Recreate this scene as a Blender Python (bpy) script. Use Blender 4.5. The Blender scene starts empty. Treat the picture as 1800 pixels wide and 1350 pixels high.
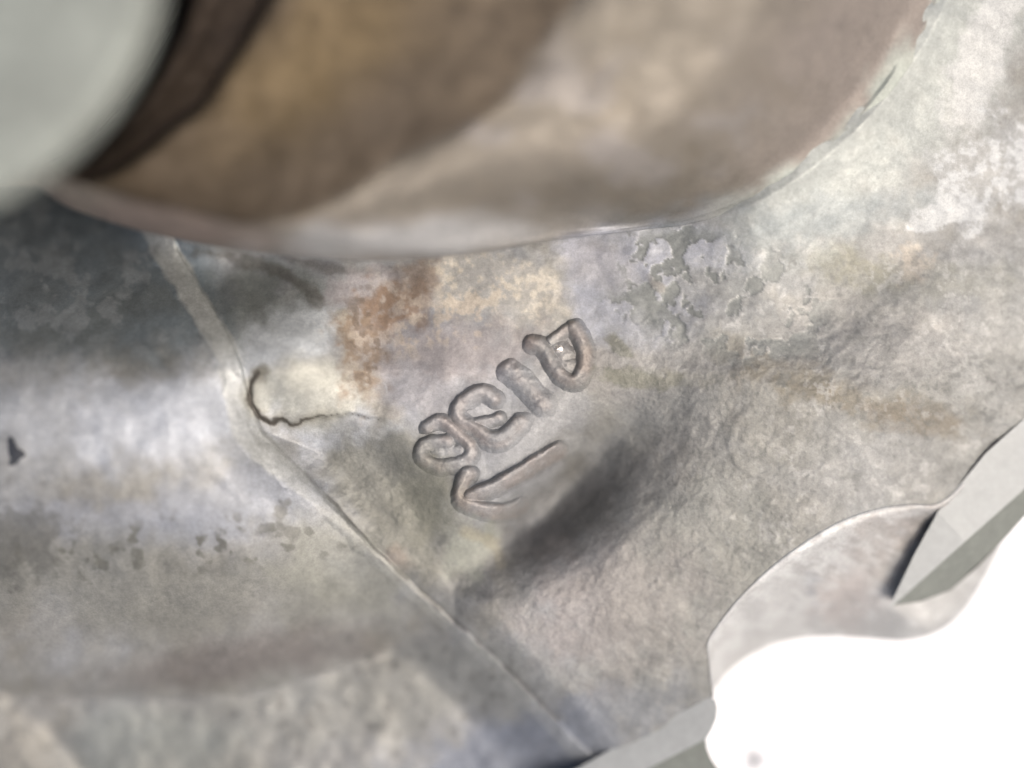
import bpy, math, random
import numpy as np
random.seed(4); np.random.seed(4)
C = bpy.context.scene.collection
scene = bpy.context.scene

# ------------------------------------------------------------------ camera, light, exposure
UNIT = 0.06 / 1800.0        # one sculpting unit in metres: the view is about 6 cm wide
DIST = 2400.0               # camera height above the casting, in sculpting units
cam_data = bpy.data.cameras.new('camera')
cam_data.sensor_width = 36.0
cam_data.lens = 36.0 * DIST / 1800.0
cam_data.clip_start = 0.002
cam_data.clip_end = 20.0
cam_data.dof.use_dof = True
cam_data.dof.focus_distance = (DIST - 50.0) * UNIT
cam_data.dof.aperture_fstop = (cam_data.lens * 0.001) / (205.0 * UNIT)
cam = bpy.data.objects.new('camera', cam_data)
cam.location = (0, 0, DIST * UNIT)
C.objects.link(cam)
scene.camera = cam

SUN_EL, SUN_AZ = math.radians(58), math.radians(-28)   # azimuth in the ground plane, measured from +x
world = bpy.data.worlds.new('World'); scene.world = world
world.use_nodes = True
wn = world.node_tree.nodes; wl = world.node_tree.links
sky = wn.new('ShaderNodeTexSky'); sky.sky_type = 'NISHITA'; sky.sun_disc = False
sky.sun_elevation = SUN_EL; sky.sun_rotation = math.pi / 2 - SUN_AZ
sky.air_density = 0.7; sky.dust_density = 8.0; sky.ozone_density = 1.0
wl.new(sky.outputs['Color'], wn['Background'].inputs['Color'])
wn['Background'].inputs['Strength'].default_value = 0.15
sun_data = bpy.data.lights.new('sun', 'SUN')
sun_data.energy = 1.0; sun_data.angle = math.radians(45); sun_data.color = (1.0, 0.965, 0.92)
sun = bpy.data.objects.new('sun', sun_data)
from mathutils import Vector
sd = Vector((math.cos(SUN_EL) * math.cos(SUN_AZ), math.cos(SUN_EL) * math.sin(SUN_AZ), math.sin(SUN_EL)))
sun.rotation_euler = sd.to_track_quat('Z', 'Y').to_euler()
C.objects.link(sun)
scene.view_settings.view_transform = 'Standard'
scene.view_settings.look = 'None'
scene.view_settings.gamma = 1.0
scene.view_settings.exposure = 0.47

# ------------------------------------------------------------------ numeric helpers
def P(u, v, z):
    """point of the place for a sculpting position (u right, v down, z towards the lens)"""
    u = np.asarray(u, float); v = np.asarray(v, float); z = np.asarray(z, float) + 0 * u
    k = (DIST - z) / DIST * UNIT
    return np.stack([(u - 900) * k, -(v - 675) * k, z * UNIT], -1)

def ss(a, b, x):
    t = np.clip((x - a) / (b - a), 0, 1)
    return t * t * (3 - 2 * t)

def vnoise(x, y, seed):
    xi = np.floor(x).astype(np.int64); yi = np.floor(y).astype(np.int64)
    fx = x - xi; fy = y - yi
    fx = fx * fx * fx * (fx * (fx * 6 - 15) + 10); fy = fy * fy * fy * (fy * (fy * 6 - 15) + 10)
    tab = NT[seed % 8]
    g = lambda a, b: tab[(a * 73 + seed * 17) & 511, (b * 91 + seed * 29) & 511]
    a = g(xi, yi); b = g(xi + 1, yi); c = g(xi, yi + 1); d = g(xi + 1, yi + 1)
    return (a + (b - a) * fx) * (1 - fy) + (c + (d - c) * fx) * fy
NT = [np.random.RandomState(11 + k).uniform(-1, 1, (512, 512)) for k in range(8)]

def fbm(u, v, size, seed, oct=4, gain=0.5, ang=0.0, stretch=1.0):
    a = math.radians(ang)
    x = (u * math.cos(a) + v * math.sin(a)) / (size * stretch)
    y = (-u * math.sin(a) + v * math.cos(a)) / size
    o = np.zeros_like(x); amp = 1.0; tot = 0
    for k in range(oct):
        o += amp * vnoise(x + 31.7 * k + 100, y + 11.3 * k + 100, seed + k); tot += amp
        # rotate each octave so that the lattice never lines up
        x, y = (x * 1.62 - y * 1.22), (x * 1.22 + y * 1.62); amp *= gain
    return o / tot * 1.6

def seg_dist(u, v, pts):
    """unsigned distance, side (+ = right of travel in the u,v frame), position 0..1, to a polyline"""
    best = np.full(u.shape, 1e9); side = np.zeros(u.shape); pos = np.zeros(u.shape)
    L = [math.hypot(pts[i + 1][0] - pts[i][0], pts[i + 1][1] - pts[i][1]) for i in range(len(pts) - 1)]
    T = sum(L); acc = 0
    for i in range(len(pts) - 1):
        ax, ay = pts[i][:2]; dx = pts[i + 1][0] - ax; dy = pts[i + 1][1] - ay
        t = np.clip(((u - ax) * dx + (v - ay) * dy) / (L[i] ** 2), 0, 1)
        px = u - ax - t * dx; py = v - ay - t * dy
        d = np.hypot(px, py)
        m = d < best
        best = np.where(m, d, best)
        side = np.where(m, np.sign(dx * py - dy * px), side)
        pos = np.where(m, (acc + t * L[i]) / T, pos)
        acc += L[i]
    return best, side, pos

def seg_vec(u, v, pts):
    """distance to a polyline and how far the offset points to the lower right (-1..1)"""
    best = np.full(u.shape, 1e9); bx = np.zeros(u.shape); by = np.zeros(u.shape)
    for (ax, ay), (cx, cy) in zip(pts[:-1], pts[1:]):
        dx, dy = cx - ax, cy - ay
        t = np.clip(((u - ax) * dx + (v - ay) * dy) / (dx * dx + dy * dy + 1e-9), 0, 1)
        px = u - ax - t * dx; py = v - ay - t * dy; d = np.hypot(px, py); m = d < best
        best = np.where(m, d, best); bx = np.where(m, px, bx); by = np.where(m, py, by)
    return best, (bx * 0.6 + by * 0.8) / (best + 1e-6)

def catmull(pts, n=6, closed=False):
    pts = [tuple(map(float, p)) for p in pts]; out = []
    m = len(pts); rng = m if closed else m - 1
    for i in range(rng):
        g = (lambda j: pts[j % m]) if closed else (lambda j: pts[min(max(j, 0), m - 1)])
        p0, p1, p2, p3 = map(np.array, (g(i - 1), g(i), g(i + 1), g(i + 2)))
        for k in range(n):
            t = k / n
            out.append(tuple(0.5 * (2 * p1 + (p2 - p0) * t + (2 * p0 - 5 * p1 + 4 * p2 - p3) * t * t + (3 * p1 - p0 - 3 * p2 + p3) * t ** 3)))
    if not closed: out.append(pts[-1])
    return out

def poly_sd(u, v, poly):
    """signed distance to a closed polygon, positive inside"""
    best = np.full(u.shape, 1e9); ins = np.zeros(u.shape, bool); n = len(poly)
    for i in range(n):
        ax, ay = poly[i]; bx, by = poly[(i + 1) % n]
        dx, dy = bx - ax, by - ay
        t = np.clip(((u - ax) * dx + (v - ay) * dy) / (dx * dx + dy * dy + 1e-9), 0, 1)
        best = np.minimum(best, np.hypot(u - ax - t * dx, v - ay - t * dy))
        if ay != by:
            c = (ay > v) != (by > v)
            ins ^= c & (u < (bx - ax) * (v - ay) / (by - ay) + ax)
    return np.where(ins, best, -best)

def interp(x, pts):
    return np.interp(x, [p[0] for p in pts], [p[1] for p in pts])

def tone(c, sat=0.57):
    g = (c @ np.array([0.25, 0.6, 0.15]))[..., None]
    return np.clip((g + (c - g) * sat) * np.array([0.98, 1.0, 0.985]), 0.01, 1)

def isoft(x, pts, w=70.0):
    """interp with its corners rounded off"""
    return sum(k * interp(x + o * w, pts) for o, k in ((-1.5, .1), (-1, .15), (-.5, .17), (0, .16), (.5, .17), (1, .15), (1.5, .1)))

def lin(rgb):
    c = np.array(rgb, float) / 255.0
    return np.where(c < 0.04045, c / 12.92, ((c + 0.055) / 1.055) ** 2.4)

# ------------------------------------------------------------------ sculpting the casting
SEAM = catmull([(215, 250), (262, 340), (306, 430), (345, 500), (388, 570), (412, 615), (428, 668), (448, 735), (474, 778),
        (545, 845), (620, 925), (700, 1008), (778, 1080), (850, 1142), (920, 1210), (1000, 1292), (1065, 1352), (1150, 1440)], 3)
VALLEY = catmull([(800, 1105), (868, 1020), (930, 950), (1010, 880), (1110, 795), (1215, 715), (1330, 650), (1450, 610)], 3)
CRACK = catmull([(452, 655), (440, 680), (441, 708), (455, 730), (475, 742), (495, 737), (512, 745), (545, 735), (610, 728), (690, 745)], 3)
OUTER = catmull([(80, 338), (180, 385), (300, 418), (460, 445), (650, 458), (830, 447), (960, 424), (1120, 405), (1235, 388), (1370, 335),
         (1500, 235), (1590, 130), (1665, 0), (1730, -200), (1660, -620), (1250, -950), (550, -1000), (0, -760), (-180, -250), (-90, 170)], 5, True)

def H(u, v):
    # left: the horizontal pipe swell, between its hidden upper flank and the crease above the mounting pad
    wob = 10 * fbm(u, v, 260, 3, 3)
    crest = isoft(u, [(-600, 755), (0, 744), (300, 726), (600, 712), (800, 705)])
    crease = isoft(u, [(-600, 1175), (-100, 1195), (0, 1208), (130, 1232), (250, 1240), (380, 1228), (500, 1203), (640, 1160), (780, 1102), (900, 1060)]) + 0.6 * wob
    k = (v - crest) / (crease - crest)
    low = 1 - 0.8 * np.clip(k, 0, 3) ** 2.2 - 0.2 * np.clip(k, 0, 3) ** 7
    up = 1 - np.clip((crest - v) / 400.0, 0, 3) ** 1.9
    amp = isoft(u, [(-400, 205), (0, 335), (400, 325), (600, 245), (800, 110)])
    pad_z = -165 + 0.0 * u
    pipe = pad_z + amp * np.where(v > crest, low, up * 1.15 - 0.15 * 1)
    pad = pad_z - 0.06 * (v - crease) * (v > crease) + 6 * fbm(u, v, 120, 9, 3)
    soft = 6.0
    zl = np.where(v > crest, np.logaddexp(pipe / soft, pad / soft) * soft, pipe)
    zl = zl + 4 * fbm(u, v, 110, 21, 3) + wob * 0.5
    # a broad dent that runs through the pad at the far lower left
    d, s, p = seg_dist(u, v, [(-60, 1140), (60, 1250), (160, 1370), (260, 1500)])
    zl = zl - 18 * np.exp(-(d / 34) ** 2) * ss(1170, 1300, v)

    # middle web with the raised marks, sinking towards the seam at the lower left
    zr = 58 - 0.13 * (v - 650) * (v > 650) - 0.03 * (u - 800)
    # continuation of the pipe crest to the right of the seam
    cr = np.exp(-((v - 622) / 105) ** 2) * (1 - ss(500, 690, u))
    zr = zr + 55 * cr - 55 * np.exp(-((v - 470) / 70) ** 2) * (1 - ss(420, 620, u))
    dip = ss(0, 130, 700 - v + 0.15 * (u - 600)) * (1 - ss(560, 900, u))
    zr = zr - 20 * dip
    # thin shelf edge: the surface below the crack is a step lower
    shelf = poly_sd(u, v, [(452, 650), (440, 680), (441, 708), (455, 732), (475, 743), (497, 738), (514, 746), (548, 736), (612, 729), (700, 742), (730, 700), (700, 560), (430, 520)])
    dc, s, p = seg_dist(u, v, CRACK)
    zr = zr + 11 * (ss(-3, 5, shelf + 2.5 * fbm(u, v, 18, 5, 2)) - 0.5) * np.exp(-(dc / 38) ** 2) * interp(p, [(0, 0), (0.15, 1), (0.6, 0.8), (1, 0)])
    # wedge beside the seam lies lower
    wedge = poly_sd(u, v, [(470, 760), (560, 750), (680, 760), (745, 840), (800, 930), (850, 1040), (800, 1090), (700, 1000), (560, 860)])
    zr = zr - 22 * ss(-25, 55, wedge)
    # little pool of a dent left of the valley
    zr = zr - 16 * np.exp(-(((u - 830) / 44) ** 2 + ((v - 968) / 60) ** 2))
    # right-hand swelling
    a = math.radians(-32)
    x = (u - 1370) * math.cos(a) + (v - 830) * math.sin(a); y = -(u - 1370) * math.sin(a) + (v - 830) * math.cos(a)
    zr = zr + 16 * np.exp(-((x / 420) ** 2 + (y / 240) ** 2))
    zr = zr + 9 * np.exp(-((v - 690 - 0.06 * (u - 1400)) / 40) ** 2) * ss(1050, 1300, u)
    # ground falls away to the bottom and to the right edge
    zr = zr - 60 * ss(1080, 1420, v + 0.25 * (u - 1100)) - 60 * ss(1560, 1900, u + 0.25 * (v - 600))
    # valley: short steep bank on the letters' side, long bank on the other
    a = math.radians(-43)
    x = (u - 968) * math.cos(a) + (v - 888) * math.sin(a); y = -(u - 968) * math.sin(a) + (v - 888) * math.cos(a)
    w = 66 + 12 * np.tanh(y / 30) + 0.10 * np.clip(x, -100, 200)
    zr = zr - 118 * np.exp(-(y / w) ** 2) * np.exp(-np.abs(x / np.where(x > 0, 195, 125)) ** 2.2)
    # fillet that climbs to the foot of the neck on the right
    sdn = -poly_sd(u, v, OUTER)
    f = np.exp(-np.clip(sdn, 0, None) / 120.0) * ss(1150, 1420, u)
    zr = zr + 70 * f
    zr = zr - 12 * np.exp(-((sdn - 215) / 70) ** 2) * ss(1250, 1450, u)
    zr = zr + 5 * fbm(u, v, 130, 41, 3)
    # almost worn away relief left of the flaking film
    d, s, p = seg_dist(u, v, [(1068, 452), (1090, 495), (1180, 580)])
    zr = zr + 2.2 * (1 - ss(4, 24, d + 3 * fbm(u, v, 20, 231, 3)))
    d, s, p = seg_dist(u, v, [(1112, 440), (1165, 500), (1215, 560)])
    zr = zr + 1.8 * (1 - ss(3, 22, d + 3 * fbm(u, v, 20, 235, 3)))
    fl = fbm(u, v, 34, 181, 4, 0.55); isl = blob(u, v, 1262, 512, 190, 110, 22, 0.35, 0.3, 60, 59)
    zr = zr - 1.0 * ss(0.04, 0.16, fl) * isl
    # a small round sink mark with a rim
    r = np.hypot(u - 1345, v - 775)
    zr = zr + 1.6 * np.exp(-((r - 62) / 8) ** 2) * ss(-20, 30, 1345 - u + 0.4 * (v - 775)) * ss(1150, 1250, u)
    # joint of both halves along the seam
    d, s, p = seg_dist(u, v, SEAM)
    sg = d * -s            # positive to the right of the seam
    m = ss(-10, 14, sg) 
    zbl = zl * (1 - ss(-110, 60, sg)) + (zr) * ss(-110, 60, sg)
    step = interp(p, [(0, 7), (0.28, 10), (0.42, 3), (0.5, 7), (0.7, 8), (1, 4)])
    z = zbl - step * ss(-2, 7, sg + 2.0 * fbm(u, v, 26, 61, 2)) * np.exp(-np.clip(sg, 0, None) / 55.0)
    # cast skin: fine grain strongest on the right and in the wedge
    g = GR(u, v)
    z = z + g * (0.8 * fbm(u, v, 11, 71, 3, 0.6, ang=-38, stretch=1.7)) + 0.7 * fbm(u, v, 34, 75, 3)
    # corroded islands left of the neck corner and scabs on the pad
    return z

def GR(u, v):
    g = 0.22 + 0.75 * ss(850, 1080, u + 0.35 * (v - 700)) * ss(520, 700, v + 0.05 * (u - 1200))
    wedge = poly_sd(u, v, [(460, 750), (640, 745), (720, 800), (800, 930), (860, 1060), (800, 1100), (700, 1000), (560, 860)])
    g = np.maximum(g, 0.95 * ss(-10, 20, wedge))
    g = g * (1 - 0.6 * ss(1500, 1700, u) * (1 - ss(500, 700, v)))
    return g

# ------------------------------------------------------------------ stains and oxide: metal colours, with some shade and highlights painted in
def blob(u, v, cu, cv, ru, rv, ang=0, edge=0.35, warp=0.35, size=60, seed=5):
    a = math.radians(ang)
    x = ((u - cu) * math.cos(a) + (v - cv) * math.sin(a)) / ru
    y = (-(u - cu) * math.sin(a) + (v - cv) * math.cos(a)) / rv
    r = np.hypot(x, y) + warp * fbm(u, v, size, seed, 4, 0.6)
    return 1 - ss(1 - edge, 1 + edge, r)

def stroke(u, v, pts, w, soft=0.5, warp=0.5, size=20, seed=7):
    d, s, p = seg_dist(u, v, pts)
    return 1 - ss(1 - soft, 1 + soft, d / w + warp * fbm(u, v, size, seed, 3))

def COL(u, v): return tone(COLRAW(u, v))

def COLRAW(u, v):
    n1 = fbm(u, v, 170, 101, 5, 0.55); n2 = fbm(u, v, 60, 111, 5, 0.6); n3 = fbm(u, v, 14, 121, 3, 0.6)
    n4 = fbm(u, v, 26, 131, 4, 0.65, ang=-35, stretch=1.5)
    base = np.zeros(u.shape + (3,)) + lin((140, 139, 134))
    def put(rgb, m):
        nonlocal base
        base = base * (1 - m[..., None]) + lin(rgb) * m[..., None]
    put((133, 136, 140), ss(0.0, 0.7, n1) * 0.8)
    put((136, 132, 120), ss(0.05, 0.6, -n1 + 0.3 * n2) * 0.8)
    # left pipe: blue-grey upper flank, crest with its highlight painted in, olive lower flank
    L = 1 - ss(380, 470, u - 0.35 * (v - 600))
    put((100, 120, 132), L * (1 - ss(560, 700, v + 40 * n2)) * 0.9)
    put((96, 104, 102), stroke(u, v, [(30, 610), (75, 580), (150, 565), (215, 535), (330, 530), (380, 560)], 24, 0.7, 0.9, 40) * 0.55)
    put((98, 106, 106), blob(u, v, 150, 560, 260, 70, -8, 0.6, 0.7, 70, 8) * 0.5)
    put((104, 110, 112), blob(u, v, 60, 470, 150, 90, 0, 0.7, 0.4, 70, 9) * 0.45)
    put((134, 142, 146), ss(0.05, 0.5, fbm(u, v, 46, 145, 4, 0.65)) * L * (1 - ss(560, 660, v)) * 0.6)
    put((182, 189, 202), blob(u, v, 250, 738, 340, 75, -2, 0.6, 0.5, 80, 10) * 0.8)  # highlight along the crest, painted as a paler colour
    put((150, 150, 146), blob(u, v, 30, 750, 150, 90, 0, 0.7, 0.5, 80, 12) * 0.5)
    put((140, 146, 158), blob(u, v, 420, 880, 170, 52, -12, 0.45, 0.35, 60, 13) * 0.75)
    put((140, 145, 156), blob(u, v, 170, 915, 230, 34, 2, 0.45, 0.5, 60, 14) * 0.7)
    put((120, 119, 108), blob(u, v, 250, 1030, 330, 75, 3, 0.5, 0.4, 90, 15) * 0.8)
    put((136, 136, 118), blob(u, v, 620, 1010, 120, 70, 25, 0.6, 0.5, 60, 16) * 0.6)
    put((92, 91, 84), blob(u, v, 30, 960, 90, 70, 20, 0.4, 0.8, 40, 17) * 0.7)
    # row of dark scabs along the blue film's edge
    sc = ss(0.35, 0.75, fbm(u, v, 30, 141, 3, 0.6)) * blob(u, v, 300, 960, 330, 42, -3, 0.5, 0.3, 60, 18)
    put((95, 94, 82), sc * 0.85)
    put((98, 97, 88), ss(0.3, 0.7, fbm(u, v, 26, 147, 3)) * blob(u, v, 470, 920, 120, 45, -18, 0.5, 0.4, 40, 19) * 0.7)
    put((108, 98, 92), blob(u, v, 420, 1160, 230, 42, -9, 0.6, 0.3, 60, 20) * 0.75)
    # mounting pad: smooth pale grey with small pits
    PD = L * 0 + (1 - ss(-10, 30, -(v - 1215) + 0.12 * (u - 200))) * (u < 1000)
    put((134, 134, 125), blob(u, v, 560, 1240, 420, 70, -9, 0.5, 0.4, 90, 22) * 0.7)
    put((126, 134, 128), blob(u, v, 260, 1300, 150, 60, 0, 0.6, 0.4, 90, 23) * 0.6)
    put((105, 104, 98), ss(0.62, 0.9, fbm(u, v, 17, 151, 2)) * blob(u, v, 660, 1230, 240, 110, -12, 0.3, 0.3, 60, 24) * 0.75)
    put((120, 128, 144), blob(u, v, 900, 1330, 260, 58, -10, 0.45, 0.45, 50, 25) * 0.95)
    put((112, 120, 136), blob(u, v, 1090, 1240, 130, 42, -14, 0.5, 0.6, 40, 26) * 0.75)
    put((136, 130, 116), blob(u, v, 30, 1310, 100, 60, 30, 0.8, 0.4, 60, 27) * 0.25)
    # light flash along the seam
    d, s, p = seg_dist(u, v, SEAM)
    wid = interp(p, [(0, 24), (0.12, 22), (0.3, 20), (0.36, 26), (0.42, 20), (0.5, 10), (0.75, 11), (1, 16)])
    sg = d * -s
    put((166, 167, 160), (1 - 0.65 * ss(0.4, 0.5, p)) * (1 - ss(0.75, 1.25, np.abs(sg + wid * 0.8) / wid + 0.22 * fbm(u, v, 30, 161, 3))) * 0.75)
    put((84, 80, 74), np.exp(-((sg - 5) / 4.5) ** 2) * ss(-0.4, 0.35, fbm(u, v, 40, 165, 3)) * interp(p, [(0, 0), (0.45, 0.2), (0.6, 0.75), (1, 0.6)]))
    # dark oxide between seam and neck, plus painted highlight and shadow
    put((112, 120, 112), blob(u, v, 470, 530, 90, 70, 30, 0.6, 0.6, 50, 28) * 0.7)
    put((180, 186, 190), blob(u, v, 505, 600, 95, 46, -20, 0.6, 0.4, 50, 29) * 0.9)  # crest highlight carried on past the seam, painted pale
    put((78, 70, 56), stroke(u, v, [(345, 440), (430, 458), (490, 475), (540, 508), (560, 530)], 9, 1.0, 1.0, 24) * 0.6)  # thin shadow below the neck's lip, painted dark
    put((96, 88, 82), stroke(u, v, [(500, 452), (570, 470), (640, 480), (720, 474)], 9, 0.7, 0.7, 24) * 0.6)
    put((152, 142, 142), blob(u, v, 640, 510, 70, 34, -10, 0.4, 0.4, 40, 30) * 0.8)
    # shelf: pale cream
    put((170, 168, 150), blob(u, v, 545, 685, 105, 58, -6, 0.35, 0.3, 50, 31) * 0.85)
    put((96, 90, 66), blob(u, v, 460, 655, 16, 14, 0, 0.5, 0.5, 14, 32) * 0.7)
    put((150, 132, 86), stroke(u, v, [(608, 560), (622, 610), (634, 650), (655, 690), (680, 720)], 20, 0.9, 0.9, 24) * 0.6)
    # crack line
    dd, s_, pp = seg_dist(u + 3 * fbm(u, v, 12, 33, 2), v + 3 * fbm(u, v, 12, 37, 2), CRACK)
    cw = interp(pp, [(0, 5), (0.15, 6.5), (0.35, 5), (0.45, 3.5), (0.6, 2), (0.72, 0.6), (1, 0.1)])
    put((124, 116, 92), np.exp(-(dd / 11) ** 2) * (1 - ss(0.5, 0.9, pp)) * 0.6)
    put((66, 56, 42), (1 - ss(0.3, 1.4, dd / cw)) * 0.9)
    # letters' ground: mauve film
    put((150, 146, 150), blob(u, v, 760, 650, 140, 95, 25, 0.3, 0.25, 60, 34) * 0.8)
    put((146, 147, 150), blob(u, v, 880, 780, 190, 110, -38, 0.35, 0.25, 60, 35) * 0.7)
    put((142, 130, 126), blob(u, v, 800, 615, 150, 50, -8, 0.5, 0.5, 40, 36) * 0.7)
    # cream speckle beneath the neck
    sp = ss(-0.25, 0.5, n3 + 0.4 * n2)
    put((182, 170, 146), blob(u, v, 850, 505, 150, 55, 8, 0.5, 0.5, 40, 38) * (0.35 + 0.6 * sp))
    put((176, 156, 128), blob(u, v, 760, 560, 130, 50, -14, 0.5, 0.5, 40, 39) * sp * 0.7)
    # rust
    put((140, 104, 66), blob(u, v, 690, 535, 66, 46, -28, 0.45, 0.55, 34, 42) * (0.95 - 0.55 * sp))
    put((128, 102, 78), blob(u, v, 738, 490, 36, 34, -30, 0.5, 0.5, 30, 43) * 0.8)
    put((138, 110, 76), blob(u, v, 630, 620, 34, 90, -8, 0.5, 0.6, 30, 44) * (0.85 - 0.5 * sp))
    put((108, 84, 58), ss(0.15, 0.6, fbm(u, v, 12, 171, 2)) * blob(u, v, 640, 590, 44, 95, -10, 0.5, 0.4, 30, 46) * 0.7)
    # wedge: olive
    put((114, 112, 96), blob(u, v, 700, 880, 95, 150, -38, 0.5, 0.4, 60, 47) * 0.85)
    put((122, 120, 92), blob(u, v, 760, 900, 55, 80, -20, 0.6, 0.4, 50, 48) * 0.5)
    put((140, 118, 98), blob(u, v, 700, 980, 26, 16, 40, 0.6, 0.4, 20, 49) * 0.5)
    put((146, 148, 128), blob(u, v, 828, 965, 42, 50, 20, 0.4, 0.35, 30, 50) * 0.8)
    put((150, 138, 96), stroke(u, v, [(820, 935), (870, 955), (880, 990)], 9, 0.7, 0.5, 20) * 0.5)
    # valley: dark stain, deepened with the hollow's shade painted in
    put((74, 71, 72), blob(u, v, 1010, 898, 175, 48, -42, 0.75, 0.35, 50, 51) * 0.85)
    put((118, 106, 102), blob(u, v, 1170, 820, 130, 50, -45, 0.7, 0.4, 50, 52) * 0.4)
    # right-hand side
    put((146, 134, 128), blob(u, v, 1110, 1060, 170, 110, -28, 0.55, 0.45, 60, 53) * 0.75)
    put((130, 132, 120), blob(u, v, 1280, 960, 110, 120, -30, 0.6, 0.5, 60, 54) * 0.55)
    put((148, 138, 134), blob(u, v, 1120, 640, 120, 55, 0, 0.6, 0.5, 50, 55) * 0.5)
    put((152, 156, 172), blob(u, v, 1095, 500, 130, 80, 30, 0.4, 0.35, 60, 56) * 0.95)
    put((160, 163, 174), blob(u, v, 1210, 435, 150, 32, 12, 0.5, 0.35, 50, 57) * 0.8)
    put((158, 152, 152), blob(u, v, 1060, 470, 60, 40, 30, 0.5, 0.35, 40, 58) * 0.5)
    # islands of darker metal showing through the film, between pale crusty edges
    f = fbm(u, v, 34, 181, 4, 0.55) 
    isl = blob(u, v, 1262, 512, 180, 100, 22, 0.35, 0.3, 60, 59)
    put((116, 121, 117), ss(0.08, 0.14, f) * isl * 0.9)
    put((178, 176, 172), np.exp(-((f - 0.05) / 0.035) ** 2) * isl * 0.6)
    put((112, 112, 88), blob(u, v, 1090, 610, 26, 12, 48, 0.3, 0.5, 20, 60) * 0.8)
    put((110, 110, 86), blob(u, v, 1115, 668, 60, 14, 6, 0.35, 0.7, 16, 62) * 0.85)
    put((124, 118, 92), blob(u, v, 1200, 665, 100, 14, 0, 0.5, 0.7, 30, 63) * 0.5)
    put((118, 104, 74), blob(u, v, 1158, 505, 24, 9, 40, 0.4, 0.3, 20, 64) * 0.7)
    put((126, 122, 92), blob(u, v, 1490, 480, 90, 34, 14, 0.5, 0.6, 40, 65) * 0.8)
    put((130, 128, 104), blob(u, v, 1690, 490, 120, 34, 2, 0.6, 0.5, 40, 66) * 0.5)
    put((166, 160, 148), blob(u, v, 1500, 548, 160, 34, 8, 0.5, 0.7, 30, 67) * 0.7)
    put((176, 160, 136), blob(u, v, 1603, 462, 28, 30, 0, 0.5, 0.6, 16, 68) * 0.75)
    put((122, 112, 84), stroke(u, v, [(1290, 610), (1400, 670), (1520, 705), (1640, 728), (1700, 738)], 28, 0.9, 0.9, 30) * 0.6)
    put((126, 100, 62), blob(u, v, 1610, 735, 85, 22, 8, 0.5, 0.7, 20, 69) * 0.6)
    put((156, 150, 148), blob(u, v, 1560, 610, 190, 60, 8, 0.6, 0.6, 40, 70) * 0.5)
    put((146, 144, 144), blob(u, v, 1560, 830, 170, 70, -20, 0.6, 0.5, 60, 72) * 0.5)
    put((172, 172, 168), blob(u, v, 1760, 630, 70, 150, 0, 0.6, 0.9, 30, 73) * 0.55)
    # pale fillet beside the neck with white corrosion bloom
    sdn = -poly_sd(u, v, OUTER)
    put((160, 166, 158), (1 - ss(60, 190, sdn + 40 * n2)) * ss(1230, 1360, u) * 0.85)
    put((136, 146, 146), blob(u, v, 1450, 385, 180, 34, -6, 0.6, 0.5, 50, 74) * 0.7)
    put((180, 180, 176), blob(u, v, 1725, 100, 42, 150, 18, 0.3, 0.45, 40, 76) * 0.85)
    put((176, 178, 177), blob(u, v, 1740, 300, 130, 70, -34, 0.25, 0.6, 45, 77) * (0.45 + 0.5 * ss(-0.3, 0.4, n3)))
    put((176, 178, 177), blob(u, v, 1665, 375, 66, 24, -14, 0.25, 0.6, 25, 78) * 0.85)
    R = ss(1050, 1300, u) * ss(380, 480, v)
    put((124, 124, 114), ss(940, 1150, u) * ss(420, 520, v) * 0.45)
    put((122, 106, 72), stroke(u, v, [(1320, 650), (1440, 690), (1560, 722), (1660, 740)], 24, 0.9, 0.8, 30) * 0.45)
    put((170, 168, 162), ss(0.12, 0.5, fbm(u, v, 13, 191, 3, 0.6)) * R * (0.15 + 0.3 * ss(-0.2, 0.5, n2)))
    put((112, 113, 106), ss(0.15, 0.5, fbm(u, v, 11, 195, 3, 0.6)) * R * (0.2 + 0.4 * ss(-0.2, 0.5, -n2)))
    put((110, 115, 110), ss(0.06, 0.12, f) * isl * 0.75)
    put((176, 175, 172), np.exp(-((f - 0.03) / 0.03) ** 2) * isl * 0.25)
    put((112, 110, 92), stroke(u, v, [(1075, 600), (1100, 618)], 9, 0.6, 0.8, 18) * 0.7)
    put((116, 114, 94), stroke(u, v, [(1062, 660), (1120, 662), (1185, 670)], 11, 0.6, 1.0, 20) * 0.7)
    # general mottling
    base = base * (1 + 0.04 * n1 + 0.05 * n2 + 0.08 * n4 * (0.4 + GR(u, v)) + 0.075 * n3)[..., None]
    return base

# ------------------------------------------------------------------ materials
ALB = 0.80      # painted colours are read as albedo times this
def noise_node(nt, scale, detail, rough, vec, dist=0.0):
    n = nt.nodes.new('ShaderNodeTexNoise'); n.inputs['Scale'].default_value = scale / UNIT
    n.inputs['Detail'].default_value = detail; n.inputs['Roughness'].default_value = rough
    n.inputs['Distortion'].default_value = dist
    nt.links.new(vec, n.inputs['Vector']); return n

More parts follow.
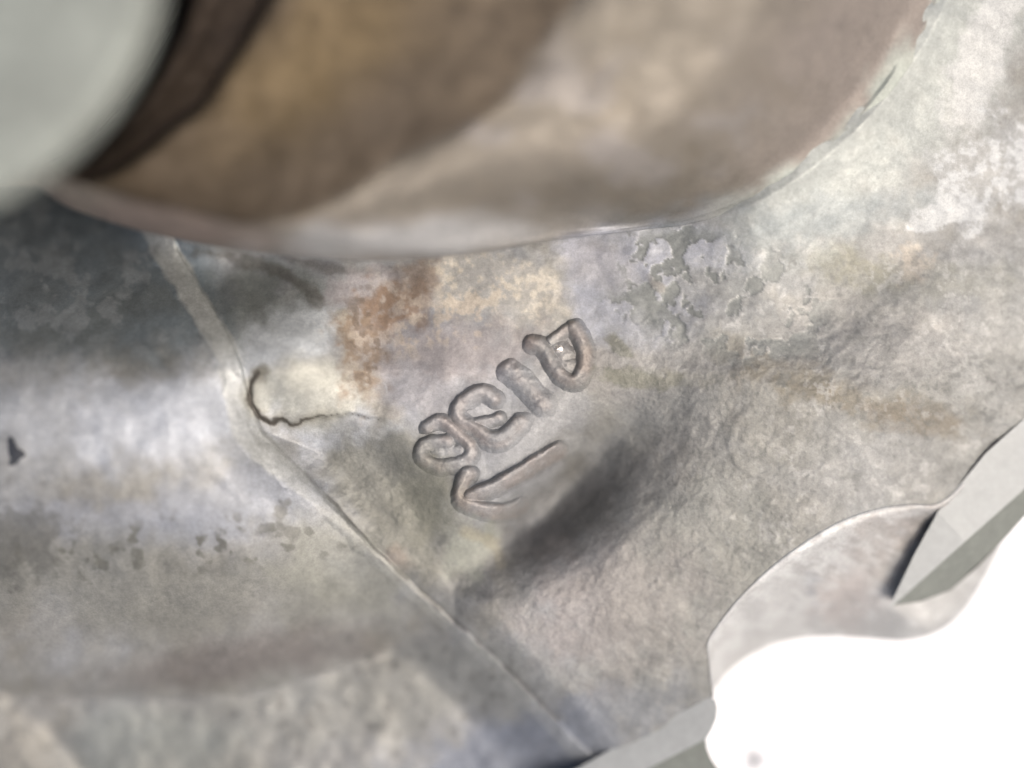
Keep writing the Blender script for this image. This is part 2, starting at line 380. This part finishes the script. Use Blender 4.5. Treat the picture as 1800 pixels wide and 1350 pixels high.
def metal(name, color=None, rough=(0.42, 0.68), metallic=0.35, bump=1.0, mottle=0.18, size=12.0, spec=0.5):
    m = bpy.data.materials.new(name); m.use_nodes = True
    nt = m.node_tree; N = nt.nodes; L = nt.links; b = N['Principled BSDF']
    tc = N.new('ShaderNodeTexCoord').outputs['Object']
    fine = noise_node(nt, 1 / size, 6, 0.65, tc)
    mid = noise_node(nt, 1 / (size * 6), 5, 0.6, tc, 0.6)
    if color is None:
        at = N.new('ShaderNodeAttribute'); at.attribute_name = 'oxide'; src = at.outputs['Color']
    else:
        rgb = N.new('ShaderNodeRGB'); c = lin(color); rgb.outputs[0].default_value = (c[0], c[1], c[2], 1); src = rgb.outputs[0]
    def mr(sock, lo, hi, a=0.3, z=0.7):
        r = N.new('ShaderNodeMapRange'); r.inputs['From Min'].default_value = a; r.inputs['From Max'].default_value = z
        r.inputs['To Min'].default_value = lo; r.inputs['To Max'].default_value = hi; L.new(sock, r.inputs['Value']); return r.outputs[0]
    k1 = mr(fine.outputs['Fac'], 1 - mottle, 1 + mottle); k2 = mr(mid.outputs['Fac'], 1 - mottle * 0.7, 1 + mottle * 0.7)
    mu = N.new('ShaderNodeMath'); mu.operation = 'MULTIPLY'; L.new(k1, mu.inputs[0]); L.new(k2, mu.inputs[1])
    vm = N.new('ShaderNodeVectorMath'); vm.operation = 'SCALE'; L.new(src, vm.inputs[0])
    pit = noise_node(nt, 1 / (size * 0.42), 2, 0.5, tc)      # sparse dark pores and bright grains
    pm = mr(pit.outputs['Fac'], 1 + mottle * 0.5, 1 - mottle * 0.8, 0.32, 0.68)
    mp = N.new('ShaderNodeMath'); mp.operation = 'MULTIPLY'; L.new(mu.outputs[0], mp.inputs[0]); L.new(pm, mp.inputs[1]); mu = mp
    L.new(mu.outputs[0], vm.inputs['Scale']); L.new(vm.outputs[0], b.inputs['Base Color'])
    b.inputs['Metallic'].default_value = metallic
    b.inputs['Specular IOR Level'].default_value = spec
    L.new(mr(mid.outputs['Fac'], rough[0], rough[1]), b.inputs['Roughness'])
    bp = N.new('ShaderNodeBump'); bp.inputs['Strength'].default_value = 0.9
    bp.inputs['Distance'].default_value = 1.6 * bump * UNIT
    L.new(fine.outputs['Fac'], bp.inputs['Height'])
    if color is None:
        ga = N.new('ShaderNodeAttribute'); ga.attribute_name = 'grain'
        gm = N.new('ShaderNodeMath'); gm.operation = 'MULTIPLY_ADD'; L.new(ga.outputs['Fac'], gm.inputs[0])
        gm.inputs[1].default_value = 0.7; gm.inputs[2].default_value = 0.10; L.new(gm.outputs[0], bp.inputs['Strength'])
    L.new(bp.outputs[0], b.inputs['Normal'])
    return m

M_cast = metal('cast_aluminium_oxide', size=7.0, bump=1.1, mottle=0.13)
M_machined = metal('machined_aluminium', (140, 143, 141), rough=(0.5, 0.6), metallic=0.2, bump=0.4, mottle=0.06, size=30)
M_under = metal('machined_aluminium_shaded', (100, 104, 98), rough=(0.5, 0.6), metallic=0.3, bump=0.4, mottle=0.10, size=24)  # same metal as the upper face, shade put into a darker colour
M_flange = metal('flange_aluminium', (124, 129, 122), rough=(0.55, 0.65), metallic=0.3, bump=0.6, mottle=0.24, size=42)
M_worn = metal('bare_aluminium', (214, 208, 198), rough=(0.25, 0.35), metallic=0.8, bump=1.0, mottle=0.1, size=6)
M_chip = metal('black_paint', (34, 38, 44), rough=(0.5, 0.6), metallic=0.0, bump=1, mottle=0.2, size=8)

# ------------------------------------------------------------------ mesh helpers
def mesh_obj(name, verts, faces, mat, parent=None, smooth=True, col=None, grain=None):
    me = bpy.data.meshes.new(name)
    verts = np.asarray(verts, dtype=np.float64)
    if isinstance(faces, np.ndarray):
        n = len(faces); k = faces.shape[1]
        me.vertices.add(len(verts)); me.vertices.foreach_set('co', verts.astype(np.float32).ravel())
        me.loops.add(n * k); me.loops.foreach_set('vertex_index', faces.astype(np.int32).ravel())
        me.polygons.add(n); me.polygons.foreach_set('loop_start', (np.arange(n) * k).astype(np.int32))
        me.update(calc_edges=True); me.validate()
    else:
        me.from_pydata([tuple(p) for p in verts], [], faces)
    me.polygons.foreach_set('use_smooth', [smooth] * len(me.polygons))
    if col is not None:
        a = me.attributes.new('oxide', 'FLOAT_COLOR', 'POINT')
        rgba = np.concatenate([col * ALB, np.ones((len(col), 1))], 1)
        a.data.foreach_set('color', rgba.astype(np.float32).ravel())
        a = me.attributes.new('grain', 'FLOAT', 'POINT')
        g = np.full(len(col), 0.3) if grain is None else grain
        a.data.foreach_set('value', g.astype(np.float32).ravel())
    me.materials.append(mat); me.update()
    o = bpy.data.objects.new(name, me); C.objects.link(o)
    if parent: o.parent = parent
    return o

def patch(name, bounds, step, mask, extra, mat, parent, wall=0, tweak=None):
    """sculpted sheet over (u,v), cut cleanly where mask(u,v) = 0, its cut edge folded down by `wall`"""
    u0, v0, u1, v1 = bounds
    nu = int((u1 - u0) / step) + 1; nv = int((v1 - v0) / step) + 1
    uu, vv = np.meshgrid(u0 + step * np.arange(nu), v0 + step * np.arange(nv))
    d = mask(uu, vv) if mask else np.ones(uu.shape)
    d = np.where(np.abs(d) < 1e-3, 1e-3, d)
    idx = np.arange(nu * nv).reshape(nv, nu)
    a = idx[:-1, :-1].ravel(); b = idx[:-1, 1:].ravel(); c = idx[1:, 1:].ravel(); e = idx[1:, :-1].ravel()
    tris = np.concatenate([np.stack([a, e, c], 1), np.stack([a, c, b], 1)])
    df = d.ravel(); U = list(uu.ravel()) if False else uu.ravel(); V = vv.ravel()
    pos = df[tris] > 0; cnt = pos.sum(1)
    full = tris[cnt == 3]; cut = tris[(cnt == 1) | (cnt == 2)]
    newu, newv, cache, extra_t, rim = [], [], {}, [], []
    base = len(U)
    def mid(i, j):
        k = (i, j) if i < j else (j, i)
        if k not in cache:
            t = df[i] / (df[i] - df[j])
            newu.append(U[i] + (U[j] - U[i]) * t); newv.append(V[i] + (V[j] - V[i]) * t)
            cache[k] = base + len(newu) - 1
        return cache[k]
    for t in cut.tolist():
        p = [df[i] > 0 for i in t]
        if sum(p) == 1:
            k = p.index(True); i, j, l = t[k], t[(k + 1) % 3], t[(k + 2) % 3]
            m1, m2 = mid(i, j), mid(i, l); extra_t.append((i, m1, m2)); rim.append((m1, m2))
        else:
            k = p.index(False); i, j, l = t[k], t[(k + 1) % 3], t[(k + 2) % 3]
            m1, m2 = mid(i, j), mid(i, l); extra_t.append((m1, j, l)); extra_t.append((m1, l, m2)); rim.append((m2, m1))
    U = np.concatenate([U, newu]); V = np.concatenate([V, newv])
    T = np.concatenate([full, np.array(extra_t, int).reshape(-1, 3)])
    used = np.unique(T); rem = np.full(len(U), -1); rem[used] = np.arange(len(used)); T = rem[T]
    U = U[used]; V = V[used]
    Z = H(U, V) + (extra(U, V) if extra else 0)
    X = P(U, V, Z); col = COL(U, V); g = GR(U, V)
    if tweak: col = tweak(U, V, col)
    if wall and rim:
        ids = sorted({i for e_ in rim for i in e_}); lut = {i: n for n, i in enumerate(ids)}
        r = rem[np.array(ids)]; n0 = len(X)
        Xl = P(U[r], V[r], Z[r] - wall)
        nr = len(r)
        X = np.concatenate([X, X[r], Xl]); col = np.concatenate([col, col[r], col[r]]); g = np.concatenate([g, g[r], g[r]])
        W = []
        for i, j in rim:
            W += [(n0 + lut[i], n0 + lut[j], n0 + nr + lut[j]), (n0 + lut[i], n0 + nr + lut[j], n0 + nr + lut[i])]
        T = np.concatenate([T, np.array(W)[:, ::-1]])
    return mesh_obj(name, X, T, mat, parent, True, col, g)

def loft(name, curves, mat, parent, closed=False, colfn=None, grain=0.3, smooth=True):
    n = len(curves[0]); K = len(curves)
    A = np.array(curves)                      # K, n, 3 (u, v, z)
    X = P(A[..., 0], A[..., 1], A[..., 2]).reshape(-1, 3)
    F = []
    for k in range(K - 1):
        for i in range(n if closed else n - 1):
            j = (i + 1) % n
            F.append((k * n + i, k * n + j, (k + 1) * n + j, (k + 1) * n + i))
    col = colfn(A.reshape(-1, 3)) if colfn else None
    return mesh_obj(name, X, np.array(F), mat, parent, smooth, col, np.full(len(X), grain) if colfn else None)

def resample(pts, n, closed=False):
    p = np.array(pts, float)
    if closed: p = np.vstack([p, p[:1]])
    s = np.concatenate([[0], np.cumsum(np.hypot(*(np.diff(p[:, :2], axis=0).T)))])
    t = np.linspace(0, s[-1], n, endpoint=not closed)
    return np.stack([np.interp(t, s, p[:, k]) for k in range(p.shape[1])], 1)

# ------------------------------------------------------------------ the casting
root = bpy.data.objects.new('aluminium_casting', None); C.objects.link(root)
root['label'] = 'weathered grey cast aluminium engine part with raised marks and a brown stained round neck'
root['category'] = 'metal casting'

EDGE = [(1010, 1372), (1080, 1334), (1146, 1296), (1206, 1266), (1246, 1244), (1252, 1229), (1250, 1200), (1246, 1165), (1244, 1132), (1262, 1100), (1300, 1052), (1345, 1008),
        (1400, 965), (1470, 922), (1540, 897), (1600, 888), (1655, 886), (1668, 895), (1710, 850), (1755, 807), (1818, 749), (1896, 670), (2010, 552)]
BODY = EDGE + [(2300, 300), (2300, -1300), (-700, -1300), (-700, 1750), (500, 1750), (780, 1480)]
def body_mask(u, v):
    return poly_sd(u, v, BODY) + 1.3 * fbm(u, v, 22, 201, 3)
def hidden(u, v): return 70 - poly_sd(u, v, OUTER)      # nothing of the body reaches in under the neck
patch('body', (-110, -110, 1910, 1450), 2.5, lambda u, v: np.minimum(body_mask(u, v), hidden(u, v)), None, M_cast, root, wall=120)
# coarser skirt of the same body round the edge of the view
def ring_mask(u, v):
    inner = np.minimum(np.minimum(u + 106, 1906 - u), np.minimum(v + 106, 1446 - v))
    return np.minimum(np.minimum(body_mask(u, v), -inner), hidden(u, v))
patch('body_flank', (-700, -1200, 2300, 1740), 12, ring_mask, None, M_cast, root)

# seam flash
def seam_h(u, v):
    d, s, p = seg_dist(u, v, SEAM)
    wid = interp(p, [(0, 26), (0.12, 24), (0.3, 20), (0.36, 24), (0.42, 18), (0.5, 9), (0.75, 9), (1, 14)])
    hh = interp(p, [(0, 4), (0.35, 4), (0.42, 3.4), (0.5, 2.6), (0.8, 2.4), (1, 2.2)])
    sg = d * -s
    t = (sg + wid * 0.9) / wid          # steep on the right, dying out gently on the left
    x = np.where(t > 0, t, -t / interp(p, [(0, 1.2), (0.4, 1.4), (0.5, 2.6), (1, 3.0)])) + 0.25 * fbm(u, v, 24, 211, 3)
    return hh * (1 - ss(0.2, 1.1, x)) - 0.8
def seam_m(u, v): return np.minimum(np.minimum(body_mask(u, v), seam_h(u, v) + 0.55), 1e3)
patch('seam_flash', (250, 380, 1110, 1400), 2.4, seam_m, seam_h, M_cast, root)

# raised marks: strokes traced on the web, (u, v) = 650 + x/3, 500 + y/3 of an enlarged view
def q(*pts): return catmull([(650 + x / 3, 500 + y / 3) for x, y in pts], 5)
MARKS = [
    ('raised_mark', [(q((850, 300), (905, 325), (950, 395), (1000, 470), (1070, 500), (1118, 440), (1128, 350), (1105, 270), (1070, 215)), 15, 17),
                     (q((1075, 205), (1010, 245), (950, 300)), 10, 12), (q((985, 330), (1010, 360)), 17, 11), (q((965, 380), (1040, 420)), 16, 9)],
     'hollow three-cornered raised mark with a bright worn spot inside'),
    ('raised_mark', [(q((722, 442), (790, 495), (850, 560), (905, 612)), 20, 12)], 'short thick slanting raised bar'),
    ('raised_mark', [(q((650, 590), (590, 560), (520, 585), (458, 640), (470, 705), (545, 745), (620, 795), (700, 790), (770, 725)), 15, 18),
                     (q((600, 800), (690, 800), (790, 715)), 17, 15), (q((545, 725), (620, 712), (675, 695)), 11, 13)], 'S-shaped raised mark'),
    ('raised_mark', [(q((300, 745), (355, 715), (410, 735), (470, 790), (525, 850), (510, 910), (420, 940), (320, 935), (262, 880), (310, 830), (400, 822)), 14, 16), (q((350, 880), (480, 870)), 15, 9)],
     'small looped raised mark beside the seam'),
    ('raised_mark', [(q((512, 985), (480, 1040), (470, 1120), (560, 1165), (660, 1185), (750, 1180), (800, 1150)), 15, 21),
                     (q((520, 1105), (640, 1060), (760, 1000), (880, 930), (985, 862)), 15, 24)], 'long slanting raised stroke with a curled foot'),
]
for name, strokes, lab in MARKS:
    us = [p[0] for s in strokes for p in s[0]]; vs = [p[1] for s in strokes for p in s[0]]
    def mh(u, v, strokes=strokes):
        h = np.full(u.shape, -3.0)
        for pts, w, hh in strokes:
            d, sx = seg_vec(u, v, pts)
            d = d + 1.6 * fbm(u, v, 18, 221, 3)
            x = np.clip(d / (w * (1.32 + 0.5 * sx * ss(0, w, d))), 0, 1)     # steep towards the upper left, drafted towards the lower right
            prof = hh * 0.88 * (1 - x ** 2) ** 1.25 - 0.9
            h = np.maximum(h, prof)
        return h + 0.5 * fbm(u, v, 9, 223, 2) * (h > 1)
    def tw(u, v, col, mh=mh):
        h = mh(u, v)
        k = (ss(3, 12, h) * 0.45)[:, None]
        n = (0.5 + 0.5 * np.clip(1.6 * fbm(u, v, 40, 225, 3), -1, 1))[:, None]
        worn = lin((152, 124, 102)) * n + lin((138, 134, 130)) * (1 - n)
        return col * (1 - k) + tone(worn) * k
    patch(name, (min(us) - 30, min(vs) - 30, max(us) + 30, max(vs) + 30), 1.2, lambda u, v, mh=mh: mh(u, v) + 0.6, mh, M_cast, root, tweak=tw)['label'] = lab

# worn bright spot in the hollow mark
def spot_m(u, v): return 1 - np.hypot((u - 981) / 8.5, (v - 613) / 6.5) + 0.3 * fbm(u, v, 7, 231, 2)
patch('worn_spot', (962, 598, 1000, 630), 1.0, spot_m, lambda u, v: 9 + 4 * np.clip(spot_m(u, v), 0, 1) + 0 * u, M_worn, root, wall=6)
# ------------------------------------------------------------------ neck and its flange
NN = 260
K0 = resample(OUTER, NN, True)
K3 = resample(catmull([(330, 372), (450, 394), (545, 372), (610, 335), (700, 285), (790, 238), (880, 175), (930, 110), (985, 30), (1040, -80), (1060, -300),
      (900, -620), (450, -760), (0, -600), (-200, -300), (-140, 60), (30, 260), (180, 335)], 6, True), NN, True)
K2 = resample(catmull([(120, 322), (190, 310), (250, 275), (310, 225), (370, 180), (415, 110), (450, 55), (490, -20), (520, -140), (480, -350),
      (250, -560), (-50, -560), (-250, -350), (-260, -100), (-150, 120), (0, 270), (60, 310)], 6, True), NN, True)
def align(A, B):
    """start B's loop where it best matches A's"""
    best = min(range(0, NN, 2), key=lambda s: np.sum((A[:, :2] - np.roll(B, s, 0)[:, :2]) ** 2))
    return np.roll(B, best, 0)
K3 = align(K0, K3); K2 = align(K3, K2)
ang = np.linspace(0, 2 * math.pi, 400, endpoint=False)
FC, FR = (-200.0, -100.0), 493.0
K1 = align(K2, resample(np.stack([FC[0] + (FR - 40) * np.cos(ang), FC[1] + (FR - 40) * np.sin(ang)], 1), NN, True))
if np.sum((K2 - K1) ** 2) > np.sum((K2 - align(K2, K1[::-1])) ** 2): K1 = align(K2, K1[::-1])
def mixk(A, B, t, z, shrink=0):
    M = A * (1 - t) + B * t
    c = M.mean(0)
    if shrink: M = c + (M - c) * (1 - shrink)
    return np.concatenate([M, np.full((NN, 1), float(z)) if np.isscalar(z) else z[:, None]], 1)
def lip(base, add=0):     # the foot follows the body: flush on the right, where the fillet meets it, a rounded bead on the left
    z = H(K0[:, 0], K0[:, 1])
    z = np.convolve(np.concatenate([z[-8:], z, z[:8]]), np.ones(17) / 17, 'valid')
    r = ss(760, 1180, K0[:, 0]) * (K0[:, 1] > -100) + (K0[:, 1] <= -100)
    return (base) * (1 - r) + (z + add) * r
keys = [mixk(K0, K3, 0, lip(-60, -9), 0.012), mixk(K0, K3, 0, lip(170, -3)), mixk(K0, K3, 0.03, lip(225, 2)), mixk(K0, K3, 0.10, lip(255, 14)),
        mixk(K0, K3, 0.22, lip(285, 70)), mixk(K0, K3, 0.5, lip(325, 210)), mixk(K0, K3, 0.8, 352), mixk(K0, K3, 0.95, 366), mixk(K0, K3, 1.0, 366), mixk(K3, K2, 0.16, 356),
        mixk(K3, K2, 0.35, 345), mixk(K3, K2, 0.7, 325), mixk(K3, K2, 0.96, 315), mixk(K2, K1, 0.03, 300), mixk(K2, K1, 0.12, 275), mixk(K2, K1, 0.4, 250), mixk(K2, K1, 0.62, 220), mixk(K2, K1, 0.7, 20),
        mixk(K1, K1, 0, -260, 0.03), mixk(K1, K1, 0, 640, 0.45)]
KA = np.array(keys)
def cr_axis(A, n):      # smooth interpolation through the key rings
    out = []
    for i in range(len(A) - 1):
        p0, p1, p2, p3 = A[max(i - 1, 0)], A[i], A[i + 1], A[min(i + 2, len(A) - 1)]
        for k in range(n):
            t = k / n; m1 = (p2 - p0) * 0.32; m2 = (p3 - p1) * 0.32
            out.append((2 * t ** 3 - 3 * t * t + 1) * p1 + (t ** 3 - 2 * t * t + t) * m1 + (-2 * t ** 3 + 3 * t * t) * p2 + (t ** 3 - t * t) * m2)
    out.append(A[-1]); return np.array(out)
RG = cr_axis(KA, 7)
jit = 5 * fbm(RG[..., 0], RG[..., 1], 90, 301, 4)
RG[..., 2] += jit * (np.arange(len(RG))[:, None] > 14)
def neck_col(A):
    u, v, z = A[:, 0], A[:, 1], A[:, 2]
    n1 = fbm(u, v, 150, 311, 4); n2 = fbm(u, v, 55, 321, 4, 0.55)
    base = np.zeros((len(u), 3)) + lin((130, 122, 110))
    def put(rgb, m):
        nonlocal base
        base = base * (1 - m[:, None]) + lin(rgb) * m[:, None]
    put((138, 128, 121), ss(1150, 1500, u + 40 * n2) * 0.8)
    put((134, 126, 112), blob(u, v, 1150, 60, 260, 110, -20, 0.6, 0.3, 90, 5) * 0.6)
    put((148, 142, 138), ss(0.12, 0.34, fbm(u, v, 75, 331, 2, 0.5)) * blob(u, v, 1040, 230, 260, 150, 0, 0.5, 0.4, 80, 6) * 0.6)
    put((122, 112, 96), ss(0.2, 0.7, -n2) * blob(u, v, 1050, 220, 320, 170, 0, 0.5, 0.4, 80, 16) * 0.5)
    put((172, 171, 170), blob(u, v, 720, 425, 300, 36, -4, 0.6, 0.3, 70, 7) * 0.9)  # pale lip: light on the rounded foot painted in
    put((128, 112, 104), blob(u, v, 300, 395, 190, 34, 10, 0.6, 0.3, 70, 8) * 0.8)
    sd3 = poly_sd(u, v, [tuple(p) for p in K3[::4]])
    put((116, 100, 80), ss(-14, 16, sd3 + 9 * n2) * 0.9)
    put((100, 86, 70), np.exp(-((sd3 - 30) / 40) ** 2) * 0.4)
    put((148, 126, 88), blob(u, v, 600, 60, 240, 90, -40, 0.7, 0.3, 110, 9) * 0.7)
    put((128, 112, 90), blob(u, v, 820, 60, 110, 120, 30, 0.6, 0.4, 90, 10) * 0.4)
    put((84, 71, 59), ss(-12, 16, poly_sd(u, v, [tuple(p) for p in K2[::4]])))  # dark band beside the flange: its shadow painted into the colour
    # the brown stain ends raggedly: grey skin of the casting takes over round the foot
    sd0 = poly_sd(u, v, OUTER)
    m = (1 - ss(4, 46, sd0 + 26 * fbm(u, v, 60, 341, 4))) * ss(880, 1080, u)
    base = base * (1 - m[:, None]) + COLRAW(u, v) * 1.1 * m[:, None]
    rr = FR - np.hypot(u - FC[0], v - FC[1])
    put((22, 21, 19), ss(-80, -15, rr + 10 * n2) * ss(0, 40, sd3))  # near-black shade next to the flange, painted into the colour
    base = base * (1 + 0.05 * n1 + 0.06 * n2)[:, None]
    return tone(base * 0.80, 0.95)
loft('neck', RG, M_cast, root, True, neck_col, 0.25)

# flange: thick round plate with softened rim
RF = []
for k, (r, z) in enumerate([(0.55, 640), (0.9, 640), (0.975, 642), (0.995, 652), (1.0, 672), (1.0, 735), (0.995, 752), (0.975, 764), (0.93, 768), (0.5, 772), (0.02, 772)]):
    a = np.linspace(0, 2 * math.pi, 180, endpoint=False)
    # the plate leans a little towards the lens at its far side
    x = FC[0] + FR * r * np.cos(a); y = FC[1] + FR * r * np.sin(a)
    RF.append(np.stack([x, y, z + 0.0 * x], 1))
loft('flange', RF, M_flange, root, True)

# ------------------------------------------------------------------ notch wall at the lower right
top = resample(catmull([(1256, 1225), (1249, 1195), (1246, 1165), (1243, 1130), (1262, 1098), (1300, 1050), (1345, 1006), (1400, 963), (1470, 920), (1540, 895), (1600, 886),
        (1650, 884), (1700, 842), (1760, 780), (1830, 715), (1950, 600)], 5), 120)
bot = resample(catmull([(1250, 1226), (1252, 1221), (1262, 1208), (1290, 1176), (1330, 1149), (1385, 1128), (1450, 1121), (1520, 1124), (1585, 1128), (1640, 1117),
        (1685, 1088), (1720, 1040), (1750, 985), (1782, 905), (1830, 800), (1960, 650)], 5), 120)
ztop = H(top[:, 0], top[:, 1])
W = []
for t, dz in [(-0.02, -6), (0.0, 1.5), (0.03, 2), (0.07, -4), (0.2, -45), (0.4, -100), (0.6, -140), (0.8, -170), (0.93, -195), (0.985, -220), (1.0, -245), (0.99, -300), (0.95, -420)]:
    m = top * (1 - t) + bot * t
    z = ztop + dz * (0.85 - 0.15 * ss(1480, 1660, m[:, 0]) * (dz > -230))
    if 0.1 < t < 0.95: z = z + 3.5 * fbm(m[:, 0], m[:, 1], 40, 401, 3)
    W.append(np.concatenate([m, z[:, None]], 1))
WR = cr_axis(np.array(W), 5)
def wall_col(A):
    u, v = A[:, 0], A[:, 1]
    n = fbm(u, v, 60, 411, 4)
    base = np.zeros((len(u), 3)) + lin((168, 167, 164))
    def put(rgb, m):
        nonlocal base
        base = base * (1 - m[:, None]) + lin(rgb) * m[:, None]
    put((166, 156, 148), blob(u, v, 1590, 940, 80, 60, 0, 0.6, 0.5, 50, 5) * 0.8)
    put((178, 164, 156), blob(u, v, 1500, 1060, 60, 50, 0, 0.6, 0.5, 50, 6) * 0.7)
    put((160, 160, 158), blob(u, v, 1620, 1080, 110, 50, -10, 0.6, 0.4, 50, 7) * 0.8)
    put((145, 148, 152), ss(0.35, 0.6, fbm(u, v, 26, 421, 3)) * blob(u, v, 1430, 1020, 70, 50, 0, 0.5, 0.4, 40, 8) * 0.8)
    put((200, 200, 198), blob(u, v, 1430, 950, 170, 14, -32, 0.6, 0.5, 30, 9) * 0.7)
    put((196, 196, 194), ss(0.1, 0.4, fbm(u, v, 18, 431, 3)) * 0.4)
    put((138, 130, 124), ss(0.3, 0.6, fbm(u, v, 10, 441, 3)) * blob(u, v, 1540, 980, 140, 80, 0, 0.6, 0.4, 50, 12) * 0.5)
    return tone(base * (1 + 0.07 * n)[:, None])
loft('notch_wall', WR, M_cast, root, False, wall_col, 0.15)

# ------------------------------------------------------------------ machined lands
def onto(pts, n, dz=-1.5):
    """the first n points lie on the cast skin"""
    a = np.array(pts, float); a[:n, 2] = H(a[:n, 0], a[:n, 1]) + dz; return a.tolist()

def solid(name, top_pts, facets, mat, depth):
    """prism from (u,v,z) outline facets, with its rim carried down by depth"""
    n = len(top_pts)
    V = [P(*p) for p in top_pts]; outline = facets['outline']; F = list(facets['faces'])
    base = {}
    for i in outline:
        u, v, z = top_pts[i]; base[i] = len(V); V.append(P(u, v, z - depth))
    for a, b in zip(outline, outline[1:] + outline[:1]): F.append((a, base[a], base[b], b))
    o = mesh_obj(name, V, [tuple(f) for f in F], mat, root, False)
    bv = o.modifiers.new('edge_round', 'BEVEL'); bv.width = 4 * UNIT; bv.segments = 3; bv.limit_method = 'ANGLE'; bv.angle_limit = math.radians(12)
    return o
# right-hand land: bright slanted face, sharp ridge, darker lower face; both are true planes that meet in the ridge
z0 = float(H(np.array([1648.0]), np.array([900.0]))[0])
z0b = float(H(np.array([1806.0]), np.array([736.0]))[0])
SL = max(-0.25, (z0b - z0 + 2) / 226.0)
def plane(u, v, across):
    du, dv = u - 1572, v - 1058
    t = -0.664 * du - 0.747 * dv; s_ = 0.747 * du - 0.664 * dv
    return (u, v, z0 - 1 - 0.2 * max(0.0, 150 - s_) + across * t - (0.1 * 67.6 if across < 0.5 else 0.1 * 67.6 + 6) + SL * (s_ - 161.7))
RT = [(1960, 585), (1806, 736), (1735, 800), (1648, 900), (1610, 978), (1572, 1058)]
RR = [(1694, 949), (1745, 904), (1815, 842), (1960, 713)]
pts = [plane(a, b, 0.1) for a, b in RT + RR]
solid('machined_face', pts, {'outline': list(range(10)), 'faces': [(9, 8, 7, 6, 3, 2, 1, 0), (6, 5, 4, 3)]}, M_machined, 260)
RL = [(1573, 1061), (1695, 952), (1747, 907), (1817, 845), (1960, 717), (1960, 800), (1800, 905), (1765, 945), (1720, 995), (1670, 1035), (1620, 1054)]
pts = [plane(a, b, 0.75) for a, b in RL]
solid('undercut_face', pts, {'outline': list(range(11)), 'faces': [(8, 7, 6, 5, 4, 3, 2, 1), (10, 9, 8, 1, 0)]}, M_under, 260)
# lower land
z1 = float(H(np.array([1200.0]), np.array([1256.0]))[0])
LT = [(900, 1423), (1020, 1352), (1140, 1284), (1205, 1252), (1246, 1230), (1254, 1233), (1257, 1244), (1255, 1262), (1248, 1280), (1238, 1296), (1180, 1326), (1130, 1352), (1000, 1424)]
z2 = float(H(np.array([1075.0]), np.array([1320.0]))[0])
pts = [(a, b, z1 + 3 + (z2 - z1) * (1200 - a) / 125.0) for a, b in LT]
solid('machined_face', pts, {'outline': list(range(13)), 'faces': [tuple(range(12, -1, -1))]}, M_machined, 160)
LU = [(1000, 1428), (1130, 1355), (1180, 1329), (1237, 1299), (1239, 1315), (1247, 1335), (1262, 1356), (1300, 1450), (1100, 1500)]
pts = [(a, b, z1 - 12 + (z2 - z1) * (1200 - a) / 125.0 - 0.6 * (b - 1299 + 0.52 * (a - 1237))) for a, b in LU]
solid('undercut_face', pts, {'outline': list(range(9)), 'faces': [tuple(range(8, -1, -1))]}, M_under, 160)

# ------------------------------------------------------------------ black paint chip on the pipe
cp = catmull([(15, 768), (24, 772), (31, 786), (42, 794), (44, 802), (34, 808), (26, 818), (16, 816), (18, 804), (14, 790)], 3, True)
def chip_m(u, v): return poly_sd(u, v, cp) + 1.0 * fbm(u, v, 8, 501, 2)
patch('paint_chip', (5, 758, 54, 828), 1.2, chip_m, lambda u, v: 1.6 + 0 * u, M_chip, root, wall=4)['label'] = 'small black paint chip'
# glint flecks in the film

# ------------------------------------------------------------------ background sheet
s = 40000
o = mesh_obj('white_sheet', [P(u, v, 0) * [1, 1, 0] + [0, 0, -600 * UNIT] for u, v in [(-s, s), (s, s), (s, -s), (-s, -s)]], [(0, 1, 2, 3)], None or metal('white_paper', (243, 244, 245), rough=(0.7, 0.8), metallic=0, bump=0.2, mottle=0.006, size=60), None, False)
o['kind'] = 'structure'
import bmesh
bm = bmesh.new(); bmesh.ops.create_icosphere(bm, subdivisions=3, radius=20 * UNIT)
for vv_ in bm.verts:
    n = vv_.co.normalized(); k = 1 + 0.3 * math.sin(5 * n.x + 3 * n.y) * math.cos(4 * n.y + 2 * n.z); vv_.co *= k; vv_.co.z *= 0.4
me = bpy.data.meshes.new('grit_speck'); bm.to_mesh(me); bm.free()
me.materials.append(metal('dark_grit', (72, 76, 88), metallic=0, mottle=0.2)); me.polygons.foreach_set('use_smooth', [True] * len(me.polygons))
o = bpy.data.objects.new('grit_speck', me); C.objects.link(o)
pp = P(1328, 1337, -600); o.location = (pp[0], pp[1], -600 * UNIT + 5 * UNIT)
o['label'] = 'small dark grey speck of grit on the white background'; o['category'] = 'grit'
